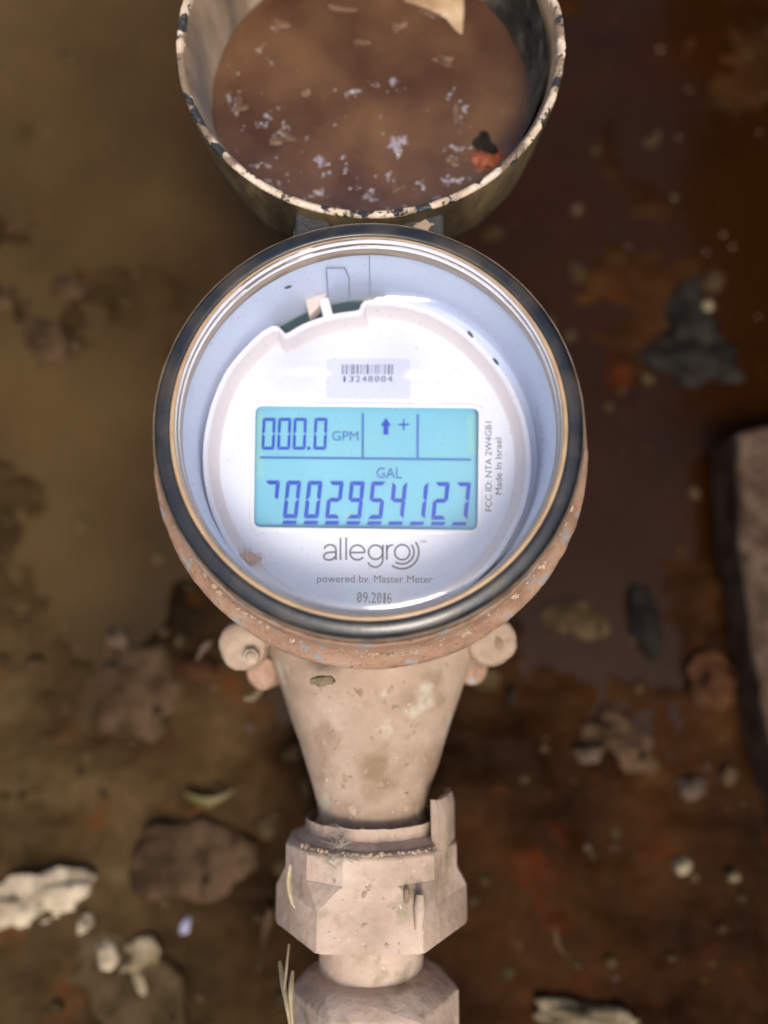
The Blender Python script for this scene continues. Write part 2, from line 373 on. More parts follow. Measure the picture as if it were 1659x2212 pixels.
ear(522, 1392, -52, 7.6, None, 1); ear(1064, 1384, -52, 7.6, (1078, 1388), -1)
bp = at(541, 1418, -49.5)
bb = MB(); bb.prism([(bp.x + 2.7 * math.cos(R(60 * k + 10)), bp.y + 2.7 * math.sin(R(60 * k + 10))) for k in range(6)], -54, -49.3)
bb.lathe([(.01, .9), (1.0, .8), (1.6, .3), (1.7, -.3)], c=(bp.x, bp.y, -49.3), n=24)
bb.build('bolt_head', M['nut'], meter, bevel=.4)
tb = at(700, 1470, -36); t_ = MB().stone(tb, (3.4, 1.6, 1.4), 3, .35, 3, .2); t_.build('paint_flake', M['st_pale'], meter)

# register: seal, gasket, housing, dial
GC = (0, -.3, 0)
MB().lathe([(51.2, -1.6), (51.15, 0), (51.5, .35), (52.4, .4), (54.4, 0), (55.3, -.7), (55.6, -1.8), (55.5, -6), (54.8, -10.4), (51.2, -10.4)], c=GC, n=256, closed=True).build('seal_ring', M['black_glass'], meter, smooth=60)
MB().lathe([(55.5, -1.6), (55.8, -1.3), (56.15, -1.7), (56.3, -2.6), (56.3, -4.2), (56.2, -6.5), (55.3, -8)], c=GC, n=256, fn=wob(.14, 20)).build('outer_bead', M['bead'], meter, smooth=60)
g = MB().lathe([(51.3, -1.5), (51.2, .05), (50.8, .25), (50.3, .1), (49.95, -.8), (49.6, -4), (49.7, -7), (50.9, -9.5)], c=GC, n=256)
g.build('gasket', M['amber'], meter, smooth=60)
MB().lathe([(50.5, -9.3), (50.3, -20), (49.9, -36)], n=192).build('housing_wall', M['wall'], meter, smooth=60)
MB().lathe([(49.9, -36), (.01, -36)], n=96).build('circuit_board', M['pcb'], meter, smooth=0)
MB().lathe([(49.9, -32.9), (49.2, -32.6), (46.0, -32.5)], n=192, a0=127, a1=445).build('housing_shelf', M['wall'], meter)

# dial with its raised ridge: outline in photo pixels on the plane of the ridge
UC, VC = 793, 990
key = [(438, 958), (449, 895), (464, 849), (490, 795), (527, 751), (565, 715), (586, 703), (599, 702), (607, 709), (616, 719), (624, 716), (653, 699), (693, 684), (718, 677), (758, 671), (772, 669),
       (777, 665), (779, 657), (786, 649), (800, 646), (842, 647), (884, 653), (926, 666), (968, 688), (1006, 713), (1023, 728), (1050, 755), (1073, 782), (1094, 811), (1118, 857), (1136, 902), (1146, 953), (1149, 1000), (1146, 1042), (1134, 1097), (1114, 1143)]
ang = lambda p: math.atan2(-(p[1] - VC), p[0] - UC)
outline = []
for i in range(len(key) - 1):
    a, b = key[i], key[i + 1]
    for k in range(3):
        t = k / 3; p = (a[0] + (b[0] - a[0]) * t, a[1] + (b[1] - a[1]) * t)
        # follow the circle between far keys
        rr = math.hypot(a[0] - UC, a[1] - VC) * (1 - t) + math.hypot(b[0] - UC, b[1] - VC) * t
        d_ = math.hypot(p[0] - UC, p[1] - VC); f_ = rr / d_ if math.hypot(b[0] - a[0], b[1] - a[1]) > 18 else 1
        outline.append((UC + (p[0] - UC) * f_, VC + (p[1] - VC) * f_))
a0 = math.atan2(key[-1][1] - VC, key[-1][0] - UC); a1 = math.atan2(key[0][1] - VC, key[0][0] - UC)
if a1 < a0: a1 += 2 * math.pi
r0 = math.hypot(key[-1][0] - UC, key[-1][1] - VC); r1 = math.hypot(key[0][0] - UC, key[0][1] - VC)
for k in range(0, 61):
    t = k / 61; a = a0 + (a1 - a0) * t; r_ = r0 + (r1 - r0) * t
    outline.append((UC + r_ * math.cos(a), VC + r_ * math.sin(a)))
def ring(off, z):
    out = []
    n = len(outline)
    for i, (u, v) in enumerate(outline):
        pu, pv = outline[i - 2]; nu, nv = outline[(i + 2) % n]
        t = Vector((nu - pu, nv - pv)).normalized(); rad = Vector((u - UC, v - VC)).normalized()
        nrm = Vector((t.y, -t.x)); nrm = nrm if nrm.dot(rad) > 0 else -nrm
        nn = (nrm * .6 + rad * .6).normalized()
        out.append(at(u - nn.x * off, v - nn.y * off, -27).xy.to_3d() + Vector((0, 0, z)))
    return out
rd = MB(); secs = [ring(1.2, -33.2), ring(0, -27.6), ring(1.5, -27.05), ring(5, -26.9), ring(9, -27.1), ring(12, -27.8)]
rd.sections(secs, cap=False); rd.build('ridge', M['ridge'], meter, smooth=50)
sl = MB(); sl.sections([ring(12, -27.8), ring(26, -30.6), ring(32, -30.95)], cap=False); sl.build('ridge_bevel', mat('pinkish_white_plastic', [(.70, .645, .655)], 60, 2, .5), meter, smooth=50)
ZD = -31.0
inner = ring(32, ZD + .05)
# LCD opening
LC = [(552, 877), (1034, 882), (1031.5, 1145), (548.5, 1138.5)]
op = [at(u, v, ZD) for u, v in rrect(LC, 16, 6)]
bmf = bmesh.new()
iv = [bmf.verts.new(p * MM) for p in inner]; ovs = [bmf.verts.new(p * MM) for p in op]
ed = [bmf.edges.new((iv[i], iv[(i + 1) % len(iv)])) for i in range(len(iv))] + [bmf.edges.new((ovs[i], ovs[(i + 1) % len(ovs)])) for i in range(len(ovs))]
bmesh.ops.triangle_fill(bmf, use_beauty=True, edges=ed)
me = bpy.data.meshes.new('dial_plate'); bmf.to_mesh(me); bmf.free(); me.materials.append(M['dial'])
dial = bpy.data.objects.new('dial_plate', me); C.objects.link(dial); dial.parent = meter; dial.location = -meter.location
# raised rim round the display opening
fr = MB(); lcv = lambda o, z: [at(u, v, z) for u, v in rrect([(LC[0][0] - o, LC[0][1] - o), (LC[1][0] + o, LC[1][1] - o), (LC[2][0] + o, LC[2][1] + o), (LC[3][0] - o, LC[3][1] + o)], 16 + o, 6)]
fr.sections([lcv(11, ZD + .02), lcv(8, ZD + .35), lcv(2, ZD + .4), lcv(0, ZD + .2)], cap=False)
fr.build('display_surround', M['ridge'], dial, smooth=50)
# display
ZL = ZD - 3.0
lcd = MB().poly(lcv(6, ZL)).build('lcd_screen', M['lcd'], meter, smooth=0)
tag(lcd, 'cyan liquid crystal display with blue digits')
bz = MB(); bz.sections([lcv(.05, ZD + .2), lcv(.05, ZD - .6), lcv(.6, ZL - .05)], cap=False); bz.build('bezel', M['bezel'], lcd, smooth=50)
def L5(x, y, z): return at(530.8 + .36 * x, 862.6 + .36 * y, z)
# note the display layout was read off with the crop scale below; parallax of the deeper plane is corrected by at()
ZS = ZL + .5
for (x0, y0, x1, y1) in ((62, 85, 108, 470), (1330, 85, 1392, 330)):
    MB().poly([L5(x0, y0, ZL + .05), L5(x1, y0, ZL + .05), L5(x1, y1, ZL + .05), L5(x0, y1, ZL + .05)]).build('polariser_strip', M['lcd_edge'], lcd, smooth=0)
SEG = {'0': 'abcdef', '1': 'bc', '2': 'abged', '4': 'fgbc', '5': 'afgcd', '7': 'abc', '9': 'abcdfg', 'h': 'ab'}
def digit(ch, x, y0, y1, wd, th, slant, m):
    mb = MB(); h = y1 - y0; g_ = 3.0
    def P(a, b): return L5(x + a + slant * (1 - b / h), y0 + b, ZS)      # a across, b down
    t = th; md = h / 2
    polys = {'a': [(g_, 0), (wd - g_, 0), (wd - t, t), (t, t)], 'd': [(t, h - t), (wd - t, h - t), (wd - g_, h), (g_, h)],
             'g': [(t * .9, md - t / 2), (wd - t * .9, md - t / 2), (wd - t * .4, md), (wd - t * .9, md + t / 2), (t * .9, md + t / 2), (t * .4, md)],
             'b': [(wd, g_), (wd, md - g_), (wd - t * .5, md - g_), (wd - t, md - t * .75), (wd - t, t + g_)],
             'c': [(wd, md + g_), (wd, h - g_), (wd - t, h - t - g_), (wd - t, md + t * .75), (wd - t * .5, md + g_)],
             'f': [(0, g_), (t, t + g_), (t, md - t * .75), (t * .5, md - g_), (0, md - g_)],
             'e': [(0, md + g_), (t * .5, md + g_), (t, md + t * .75), (t, h - t - g_), (0, h - g_)]}
    for s_ in SEG[ch]: mb.poly([P(a, b) for a, b in polys[s_]])
    return mb.build('digit', m, lcd, smooth=0)
for x in (94, 188, 281, 405): digit('0', x, 112, 302, 78, 17, 8, M['seg'])
q = MB().poly([L5(370, 284, ZS), L5(388, 284, ZS), L5(387, 304, ZS), L5(369, 304, ZS)]); q.build('decimal_point', M['seg'], lcd, smooth=0)
for i, ch in enumerate('h002954127'):
    digit(ch, 94 + 127.4 * i, 488 + i * 1.2, 712 + i * 1.2, 88, 23, 24, M['seg'])
    if i:
        x = 219 + 127.4 * (i - 1); y = 728 + i * 1.0
        MB().poly([L5(x + 6, y, ZS), L5(x + 88, y, ZS), L5(x + 80, y + 20, ZS), L5(x, y + 20, ZS)]).build('dash', M['seg'], lcd, smooth=0)
def bar(x0, y0, x1, y1, t, nm, m=M['seg_grey'], par=lcd):
    dx, dy = x1 - x0, y1 - y0; l = math.hypot(dx, dy); nx, ny = -dy / l * t / 2, dx / l * t / 2
    return MB().poly([L5(x0 + nx, y0 + ny, ZS), L5(x1 + nx, y1 + ny, ZS), L5(x1 - nx, y1 - ny, ZS), L5(x0 - nx, y0 - ny, ZS)]).build(nm, m, par, smooth=0)
bar(85, 349, 1352, 362, 12, 'divider'); bar(703, 85, 702, 349, 12, 'divider'); bar(1033, 90, 1032, 353, 12, 'divider')
MB().poly([L5(x, y, ZS) for x, y in ((842, 112), (872, 158), (856, 158), (856, 212), (827, 212), (827, 158), (811, 158))]).build('arrow', M['seg'], lcd, smooth=0)
MB().poly([L5(x, y, ZS) for x, y in ((944, 118), (952, 118), (952, 147), (982, 147), (982, 156), (952, 156), (952, 186), (944, 186), (944, 156), (916, 156), (916, 147), (944, 147))]).build('plus_sign', M['seg'], lcd, smooth=0)
U5 = lambda x: 530.8 + .36 * x
V5 = lambda y: 862.6 + .36 * y
text_at('GPM', U5(518), V5(247), U5(676), V5(249), 21.5, ZS).build('lettering', M['seg_grey'], lcd, smooth=0)
text_at('GAL', U5(785), V5(472), U5(935), V5(474), 24, ZS).build('lettering', M['seg_grey'], lcd, smooth=0)

# print on the dial
ZP = ZD + .14
lg = MB(); A6 = lambda pts: [(630.4 + .3 * x, 1128.1 + .3 * y) for x, y in pts]
W6 = 14 * .3
for pts in ([(234, 192), (240, 176), (256, 166), (275, 162), (296, 166), (311, 178), (318, 196), (318, 272)],
            [(318, 214), (275, 216), (248, 222), (233, 234), (229, 248), (236, 262), (252, 271), (272, 272), (294, 266), (312, 250), (318, 238)],
            [(350, 112), (350, 272)], [(391, 110), (391, 272)],
            [(420, 218), (526, 218)], arc(472, 218, 53, 0, -322, 36), arc(603, 216, 51, 0, 360, 40), [(655, 163), (655, 270)],
            arc(600, 268, 55, 0, 158, 24), [(684, 162), (684, 272)], [(684, 208), (688, 188), (698, 173), (712, 166), (731, 164)],
            arc(795, 216, 54, 0, 360, 40), arc(793, 214, 86, -37, 122, 36), arc(793, 214, 121, -36, 127, 44)):
    stroke(lg, A6(pts), W6, ZP)
U6 = lambda x: 630.4 + .3 * x
V6 = lambda y: 1128.1 + .3 * y
text_at('TM', U6(922), V6(150), U6(966), V6(150), 6, ZP, 0, lg)
lg.build('logo', M['ink'], dial, smooth=0)
text_at('powered by', U6(182), V6(432), U6(551), V6(432), 16.5, ZP).build('lettering', M['ink'], dial, smooth=0)
text_at('Master Meter', U6(592), V6(433), U6(1014), V6(437), 16.5, ZP).build('lettering', M['ink'], dial, smooth=0)
text_at('FCC ID: NTA 2W4GB1', 1062, 1104.5, 1062, 911, 14.5, ZP).build('lettering', M['ink_dark'], dial, smooth=0)
text_at('Made In Israel', 1084, 1068, 1083, 946, 14.5, ZP).build('lettering', M['ink_dark'], dial, smooth=0)
st = MB().prism([tuple(at(u, v, ZD)[:2]) for u, v in rrect([(705, 775), (886, 775), (886, 862), (705, 861)], 8)], ZD + .04, ZD + .16).build('barcode_sticker', M['sticker'], meter, smooth=0)
for x, w_ in ((358, 20), (388, 8), (433, 25), (481, 8), (522, 18), (562, 25), (625, 25), (655, 8), (697, 18), (740, 8), (760, 8), (812, 35), (866, 8), (902, 10), (952, 18), (998, 18), (1040, 8), (1087, 8), (1127, 20), (1190, 28), (1227, 8), (1257, 18)):
    ua = 696.8 + .12 * (x - w_ / 2); ub = 696.8 + .12 * (x + w_ / 2)
    MB().poly([at(ua, 787, ZD + .22), at(ub, 787, ZD + .22), at(ub, 808.5, ZD + .22), at(ua, 808.5, ZD + .22)]).build('bar', M['ink_dark'], st, smooth=0)
sn = MB()
for k, ch in enumerate('13248004'):
    u = 739.8 + 13.9 * k; text_at(ch, u + (2 if ch == '1' else 0), 825, u + (6.5 if ch == '1' else 10.5), 825, 14, ZD + .22, 0, sn)
    if ch == '0': stroke(sn, [(u + 3, 821.5), (u + 7.5, 814.5)], 1.1, ZD + .22)
sn.build('serial_number', M['ink_dark'], st, smooth=0)
st2 = MB().prism([tuple(at(u, v, ZD)[:2]) for u, v in rrect([(743, 1258), (861, 1262), (860, 1312), (741, 1309)], 7)], ZD + .12, ZD + .26).build('date_sticker', M['sticker_white'], meter, smooth=0)
dn = MB()
for k, ch in enumerate('09.2016'):
    wdt = [11, 11, 4, 11, 11, 5.5, 11][k]; u = 771 + [0, 13, 25.5, 31, 43, 56.5, 64.5][k]
    text_at(ch, u, 1301.5 + k * .25, u + wdt * .92, 1301.5 + k * .25 + .2, 24, ZD + .32, 0, dn)
    if ch == '0': stroke(dn, [(u + 2, 1297), (u + 8, 1284)], 1.6, ZD + .32)
dn.build('lettering', M['ink'], st2, smooth=0)
# moulded letters on the housing wall
wt = MB()
vs, fs = text_polys('D/NKCV', -.02, 1.5)
out = []
for x, y in vs:
    a = R(13) - x * 2.9 / 50.0 * 1.25; out.append(((50.05 - (-34 + 30) * 0 - .35) * math.cos(a), (50.05 - .35) * math.sin(a), -26.5 + y * 4.2))
wt.add(out, fs).build('wall_lettering', M['ink_faint'], meter, smooth=0)
# small fittings on the wall and ridge
def wallpt(u, v, off=.0):
    """point of the housing wall (cylinder r = 50.2) seen at (u, v)"""
    lo, hi = -34.0, -9.0
    for _ in range(40):
        m_ = (lo + hi) / 2; p = at(u, v, m_)
        if math.hypot(p.x, p.y) > 50.15: lo = m_
        else: hi = m_
    p = at(u, v, (lo + hi) / 2); k = (50.15 - off) / math.hypot(p.x, p.y); return Vector((p.x * k, p.y * k, p.z))
fl = MB(); pts = [(705, 578), (744, 577), (754, 598), (755, 640), (756, 652), (709, 652)]
for i in range(len(pts)):
    a, b = wallpt(*pts[i], .12), wallpt(*pts[(i + 1) % len(pts)], .12)
    fl.tube([a, (a + b) / 2, b], .16, 5)
fl.build('window_outline', M['ink_faint'], meter, smooth=0)
wp = MB(); wq = [(706, 580), (743, 579), (753, 599), (754, 651), (710, 651)]; wp.poly([wallpt(u, v, .25) for u, v in wq]); wp.build('window_tab', mat('pale_lilac_plastic', [(.70, .78, .97)], 50, 2, .3), meter, smooth=0)
MB().tube([wallpt(798, 550, .1), wallpt(799, 600, .1), wallpt(799, 640, .1)], .12, 5).build('seam', M['ink_faint'], meter)
MB().stone(wallpt(622, 620, .1), (1.1, .3, .45), 5, .2, 2, .3).build('wall_hole', M['ink_dark'], meter)
rb = MB(); rb.prism([at(u, v, -28).xy for u, v in ((689, 648), (710, 645), (720, 684), (700, 690))], -33, -27.2); rb.build('rib', M['ridge'], meter, bevel=.2)
bk = MB(); bk.prism([at(u, v, -29).xy for u, v in ((660, 650), (668, 641), (690, 636), (706, 636), (700, 652), (668, 684))], -33.5, -28.6); bk.build('bracket', mat('peach_plastic', [(.76, .62, .54)], 60, 2, .5), meter, bevel=.3)
for u, v, rz in ((1016, 722, -.9), (1071, 781, -.9)):
    p = at(u, v, -27); MB().stone(p, (1.4, .5, .5), 2, .1, 2, rz).build('slot', M['pcb'], meter)
# silt stuck to the inside of the glass
sm = MB()
rs = random.Random(3)
for k in range(260):
    r_ = abs(rs.gauss(0, 1)); a = rs.uniform(0, 6.28); u = 541 + 17 * r_ * math.cos(a); v = 1204 + 9.5 * r_ * math.sin(a) + .25 * (u - 541)
    s_ = rs.uniform(.12, .5) * (1.3 if r_ < 1 else .6)
    q_ = math.hypot(u - UC, v - VC); sm.stone(at(u, v, ZD + .15 + min(3.4, max(0, (q_ - 316) * .16))), (s_, s_ * .8, .3), k, .2, 1, a)
tag(sm.build('silt_stain', M['dirt'], meter), 'orange silt stain at the lower left of the dial', kind='stuff')

# glass cover: two shells
def gz(r):
    if r < 12: return 5.8 - r * r * .0028
    return 0
GP = [(0, 5.4), (10, 5.3), (20, 5.0), (30, 4.5), (38, 3.95), (43, 3.55), (46.5, 3.25), (47.6, 3.12), (48.6, 2.9), (49.2, 2.4), (49.6, 1.5), (49.8, .6), (49.8, -1.0)]
def interp(r):
    for (a, za), (b, zb) in zip(GP, GP[1:]):
        if r <= b: return za + (zb - za) * (r - a) / (b - a)
    return GP[-1][1]
sa, sa2, sb, sc_, sd = at(655, 792, 5), at(905, 797, 5), at(857, 634, 5), at(640, 848, 5), at(925, 846, 5)
RIP = [(sa.x, sa.y, 8.5, 1.2, 150), (sa.x + 1, sa.y + 2.9, 7, .7, 150), (sa2.x, sa2.y, 5.5, 1.2, 120), (sb.x, sb.y, 13, 1.0, 90), (sc_.x, sc_.y, 6, 1.7, 60), (sd.x, sd.y, 4.5, 1.5, 50)]  # ripples added to the glass so the sun reflects in streaks
def gfn(a, r, z):
    x, y = r * math.cos(a), r * math.sin(a); h = z
    if r > 49.4: return r, z
    for cx, cy, hw, sg, rho in RIP:
        t = y - cy + (x - cx) ** 2 / (2 * rho) + .35 * noise.noise(Vector((x * .22, cy, 0)))
        wx = max(0, 1 - ((x - cx) / hw) ** 4)
        if abs(t) < 4 * sg: h += sg * 1.02 * wx * math.exp(-t * t / (2 * sg * sg))
    return r, h
gprof = [(max(.01, r * .22), interp(r * .22)) for r in range(0, 214)] + [(47.6, 3.12), (48.2, 3.0), (48.6, 2.88), (48.95, 2.66), (49.2, 2.4), (49.45, 2.0), (49.6, 1.5), (49.75, .6), (49.8, -.2), (49.8, -1.0)]
go = MB().lathe(gprof, c=GC, n=220, fn=gfn).lathe([(49.5, -3.2), (49.45, -1.4), (49.2, -.5), (48.8, -.05), (48.2, .12), (47.3, .22), (46.3, .30), (44, .45), (40, .75), (30, 1.5), (20, 2.1), (10, 2.5), (.01, 2.7)], c=GC, n=128).build('glass_cover', M['glass'], meter, smooth=180)
# ------------------------------------------------------------------ lid
LCN = Vector((0, 117.2, -6.3))
lid = empty('lid', tuple(LCN)); lid.parent = meter; lid.location = LCN * MM - meter.location
tag(lid, 'hinged lid opened flat back, its rim chipped cream and black')
def chip2(a, r, z):
    k = noise.noise(Vector((math.cos(a) * 9, math.sin(a) * 9, z * .1))) * .35 + noise.noise(Vector((math.cos(a) * 30, math.sin(a) * 30, z * .4 + r))) * .35
    return r + k * .6, z + k * (1.0 if z > -5 else .3)
MB().lathe([(56.5, -1.6), (56.9, -.5), (56.6, .1), (55.6, .15), (54.8, -.2), (54.5, -1.4)], c=LCN, n=420, fn=chip2).build('rim', M['lid_rim'], lid, smooth=60)
MB().lathe([(56.6, -1.3), (56.7, -4), (55.9, -14), (55.0, -24), (54.0, -30), (52.3, -32.0), (49, -32.8), (.01, -32.8)], c=LCN, n=220, fn=chip2).build('outer_wall', M['lid_out'], lid, smooth=50)
MB().lathe([(54.6, -1.2), (53.6, -3), (52.5, -14), (51.6, -25), (50.5, -29), (.01, -29.4)], c=LCN, n=220, fn=chip2).build('inner_wall', M['lid_in'], lid, smooth=50)
MB().lathe([(52.5, -4), (51.8, -14), (51.0, -24.4)], c=LCN, n=90, a0=-32, a1=44, fn=wob(.5, 5)).build('dark_wall_patch', M['lid_mottle'], lid, smooth=50)  # grey-black mottled sector on the right of the lid's inner wall
# hinge
for u0, u1 in ((640, 716), (868, 957)):
    a, b = at(u0, 505, -16), at(u1, 445, -14)
    x0, x1 = a.x, b.x
    hg = MB().prism([(x0, 50), (x1, 50), (x1, 66), (x0, 66)], -19, -11.5)
    hg.jitter(.25, .3); hg.build('hinge', M['hinge'], meter, bevel=1.0)
MB().tube([(x, 59.5, -15) for x in (-22, -10, 0, 10, 20)], 2.6, 14).build('hinge_pin', M['hinge'], meter)
cr = MB(); p0 = at(1050, 352, -32); cr.stone(p0, (5.2, 4.0, 2.0), 11, .35, 4, .4); cr.build('rust_lump', mat('red_rust', [(.05, .012, .006), (.24, .05, .015), (.34, .10, .03)], 260, 6, .5, .4, 700), lid)
cr = MB(); cr.stone(at(1052, 318, -31.5), (2.6, 4.6, 1.2), 5, .4, 4, .5); cr.build('mud_clot', M['st_dark'], lid)
cr = MB()
cp = [(868, -60), (1000, -60), (1003, 20), (999, 76), (985, 66), (962, 40), (930, 22), (900, 10), (872, 2)]
cr.prism([at(u, v, -31.2).xy for u, v in cp], -33.2, -30.9); cr.jitter(.4, .3); cr.build('cream_patch', mat('pale_cream_mottle', [(.16, .085, .035), (.36, .24, .13), (.58, .46, .31)], 60, 7, .7, .4, 500), lid, bevel=.6)  # raised cream patch at the far end of the lid
wtr = MB().lathe([(51.3, -24.6), (50.6, -25.0), (.01, -25.0)], c=LCN, n=120).build('muddy_water', M['lid_water'], None, smooth=60, origin=(0, LCN.y, -31.3))
tag(wtr, 'brown muddy water pooled inside the open lid', 'water', kind='stuff')
fm = MB(); rs = random.Random(12)
cl = [(590, 125, 2), (630, 145, 1), (800, 180, 5), (755, 195, 4), (862, 180, 4), (500, 208, 3), (508, 236, 5), (606, 285, 5), (620, 270, 2), (852, 308, 8), (862, 322, 6), (870, 300, 3), (970, 205, 3), (1002, 232, 3), (995, 265, 2), (982, 324, 5), (1005, 325, 3), (690, 345, 4), (744, 352, 5), (712, 375, 4), (965, 390, 6), (600, 400, 4), (800, 425, 6), (575, 395, 3), (840, 380, 3), (905, 395, 3), (940, 435, 3), (660, 440, 3), (770, 400, 3), (690, 420, 3), (560, 360, 3), (585, 255, 4), (575, 270, 3), (720, 455, 4), (880, 445, 3), (1010, 395, 3)]
for u, v, n in cl:
    for k in range(int(n * 1.7)):
        uu, vv = u + rs.gauss(0, 9), v + rs.gauss(0, 7); p = at(uu, vv, -31.2)
        if math.hypot(p.x, p.y - LCN.y) > 49.5: continue
        s_ = .15 + .85 * rs.random() ** 2.4; fm.stone(p, (s_ * rs.uniform(.7, 2.2), s_ * rs.uniform(.4, .9), s_ * .45), k + u, .55, 2, rs.uniform(0, 3))
for k in range(60):
    uu, vv = rs.uniform(480, 1130), 80 + 390 * rs.random() ** .6; p = at(uu, vv, -31.2)
    if math.hypot(p.x, p.y - LCN.y) > 49.5: continue
    s_ = rs.uniform(.15, .5); fm.stone(p, (s_, s_, s_ * .6), k, .1, 2, 0)
fo = fm.build('foam', M['foam'], None, origin=(0, LCN.y, -31.3)); tag(fo, 'small glistening bubbles floating on the water in the open lid', 'foam', kind='stuff')

# ================================================================== COUPLING AND PIPE
cpl = empty('pipe_coupling', (0, -100, -65)); tag(cpl, 'dusty tan hexagonal coupling nut joining the meter neck to the pipe', 'pipe coupling')
HA = 29.6
ys = yv(2062, AX + HA * .866); yn = at(600, 1903, AX).y; yc = yv(1846, AX + 25.6)
def hexsec(y, a, ap=1.0): return [Vector((a * math.cos(R(60 * k)), y, AX + a * math.sin(R(60 * k)))) for k in range(6)]
def cut(y, r, ap=25.6):
    q = math.acos(min(1, ap / r)) if r > ap else R(15)
    return [Vector((r * math.cos(R(90 + 60 * k) + sg * q), y, AX + r * math.sin(R(90 + 60 * k) + sg * q))) for k in range(6) for sg in (-1, 1)]
hx = MB(); hx.sections([cut(ys, 28.9), cut(ys + .8, 29.55), cut(yn - 1.0, 29.55), cut(yn + 5.6, 26.9, 25.7)]); hx.build('nut', M['nut'], cpl, bevel=.7)
cl_ = MB(); cl_.sections([cut(yn + 5.5, 26.8, 25.66), cut(yc - 1.2, 26.8, 25.7), cut(yc, 25.4), cut(yc + .1, 23.3), cut(yc - 3, 23.1), cut(yc - 4, 22)], cap=False); cl_.jitter(.08, .3)
cl_.build('nut_collar', M['nut'], cpl, smooth=30, bevel=.5)
tabm = MB().lathe([(25.8, yc - 8), (25.9, yc + 10), (25.2, yc + 13), (23.4, yc + 12.5), (23.2, yc - 5)], c=(0, 0, AX), n=24, axis='y', a0=-8, a1=40, closed=True); tabm.jitter(.5, .25)
tabm.build('nut_tab', M['nut'], cpl, smooth=45)
# small drilled ear on the nut's front
ep = at(906, 1932, AX + 25.4); e1 = MB().tube([ep + Vector((-.3, -9, .2)), ep + Vector((0, -3, 1.2)), ep + Vector((.2, 0, .4))], [1.2, 1.7, 1.2], 12)
e1.build('sealing_lug', M['nut'], cpl)
e2 = MB().stone(at(878, 1935, AX + 25.8), (1.0, 2.2, .5), 4, .1, 2, 0); e2.build('wire_hole', M['rust_side'], cpl)
MB().lathe([(16.0, ys + 2), (16.0, yv(2150) - 4)], c=(0, 0, AX), n=96, axis='y').jitter(.25, .2).build('tailpiece', M['nut'], cpl, smooth=50)
y2 = yv(2088, AX); cs = MB().lathe([(16.2, y2 + 2), (21.5, y2 + .5), (25.5, y2 - 3), (26.0, y2 - 8), (26.0, y2 - 34), (24, y2 - 37), (17, y2 - 38)], c=(0, 0, AX), n=12, axis='y', a0=15, a1=375)
cs = MB()
def oc(y, a, n=8): return [Vector((a * math.cos(2 * math.pi * (k + .5) / n), y, AX + a * math.sin(2 * math.pi * (k + .5) / n))) for k in range(n)]
def cutr(y, r, ap): return cut(y, r, ap)
cs.sections([cutr(y2 + .5, 16.2, 15.9), cutr(y2 - 1.2, 20.5, 19.6), cutr(y2 - 5.5, 25.0, 22.2), cutr(y2 - 6.5, 25.6, 22.4), cutr(y2 - 38, 25.6, 22.4), cutr(y2 - 41, 23, 22)])
cs.v = [v + Vector((.9, 0, 0)) for v in cs.v]; cs.jitter(.25, .2); cs.build('pipe_socket', M['nut'], cpl, bevel=.8, smooth=30)
MB().lathe([(17.5, y2 - 30), (17.5, -700)], c=(0, 0, AX), n=64, axis='y').jitter(.3, .1).build('pipe', M['tan'], cpl, smooth=50)

cmud = mat('caked_dry_mud', [(.20, .13, .08), (.36, .26, .18), (.44, .34, .26)], 200, 6, .9, .3, 900)
def nzt(x, y):
    for (v1, a1, b1), (v2, a2, b2) in zip(prof, prof[1:]):
        y1, y2_ = yv(v1), yv(v2)
        if y2_ <= y <= y1:
            t = (y - y1) / (y2_ - y1); a = a1 + (a2 - a1) * t; b = b1 + (b2 - b1) * t
            return AX + b * math.sqrt(max(0, 1 - (x / a) ** 2)) if abs(x) < a * .97 else None
    return None
rs = random.Random(21); cm = MB()
for k in range(260):
    y = rs.uniform(yv(1795), yv(1470)); x = rs.gauss(0, 11); z = nzt(x, y)
    if z is None or noise.noise(Vector((x * .13, y * .13, 4))) < .02: continue
    s_ = .25 + 1.0 * rs.random() ** 3; cm.stone((x, y, z - s_ * .1), (s_, s_ * rs.uniform(.6, 1.4), s_ * .35), k, .5, 2, rs.uniform(0, 3))
tag(cm.build('caked_mud', cmud, meter), 'dry mud crumbs caked on the neck', kind='stuff')
cm = MB()
for k in range(240):
    x = rs.uniform(-21, 21); q_ = rs.random()
    if q_ < .45: y = yc - rs.uniform(0, 1.5); rr = 25.3
    elif q_ < .8: y = rs.uniform(yn, yc); rr = None
    else: y = rs.uniform(ys + 1, yn); rr = None
    if rr is None:
        if abs(x) > 13: continue
        z = AX + 25.65
        if rs.random() > .4: continue
    else: z = AX + math.sqrt(rr * rr - x * x)
    s_ = .2 + .9 * rs.random() ** 3; cm.stone((x, y, z), (s_, s_ * rs.uniform(.6, 1.2), s_ * .35), k, .5, 2, rs.uniform(0, 3))
tag(cm.build('caked_mud', cmud, cpl), 'dry mud crumbs caked on the nut', kind='stuff')
cm = MB()
for k in range(130):
    a = rs.uniform(R(180), R(360)); r_ = rs.uniform(58.4, 60.5); s_ = .2 + .7 * rs.random() ** 3
    z = -18 - (r_ - 58.4) * 3.4; cm.stone((r_ * math.cos(a), r_ * math.sin(a), z), (s_, s_, s_ * .6), k, .5, 2, rs.uniform(0, 3))
tag(cm.build('grit_crumbs', cmud, meter), 'grit crumbs stuck on the rusty rim', kind='stuff')
sl_ = MB()
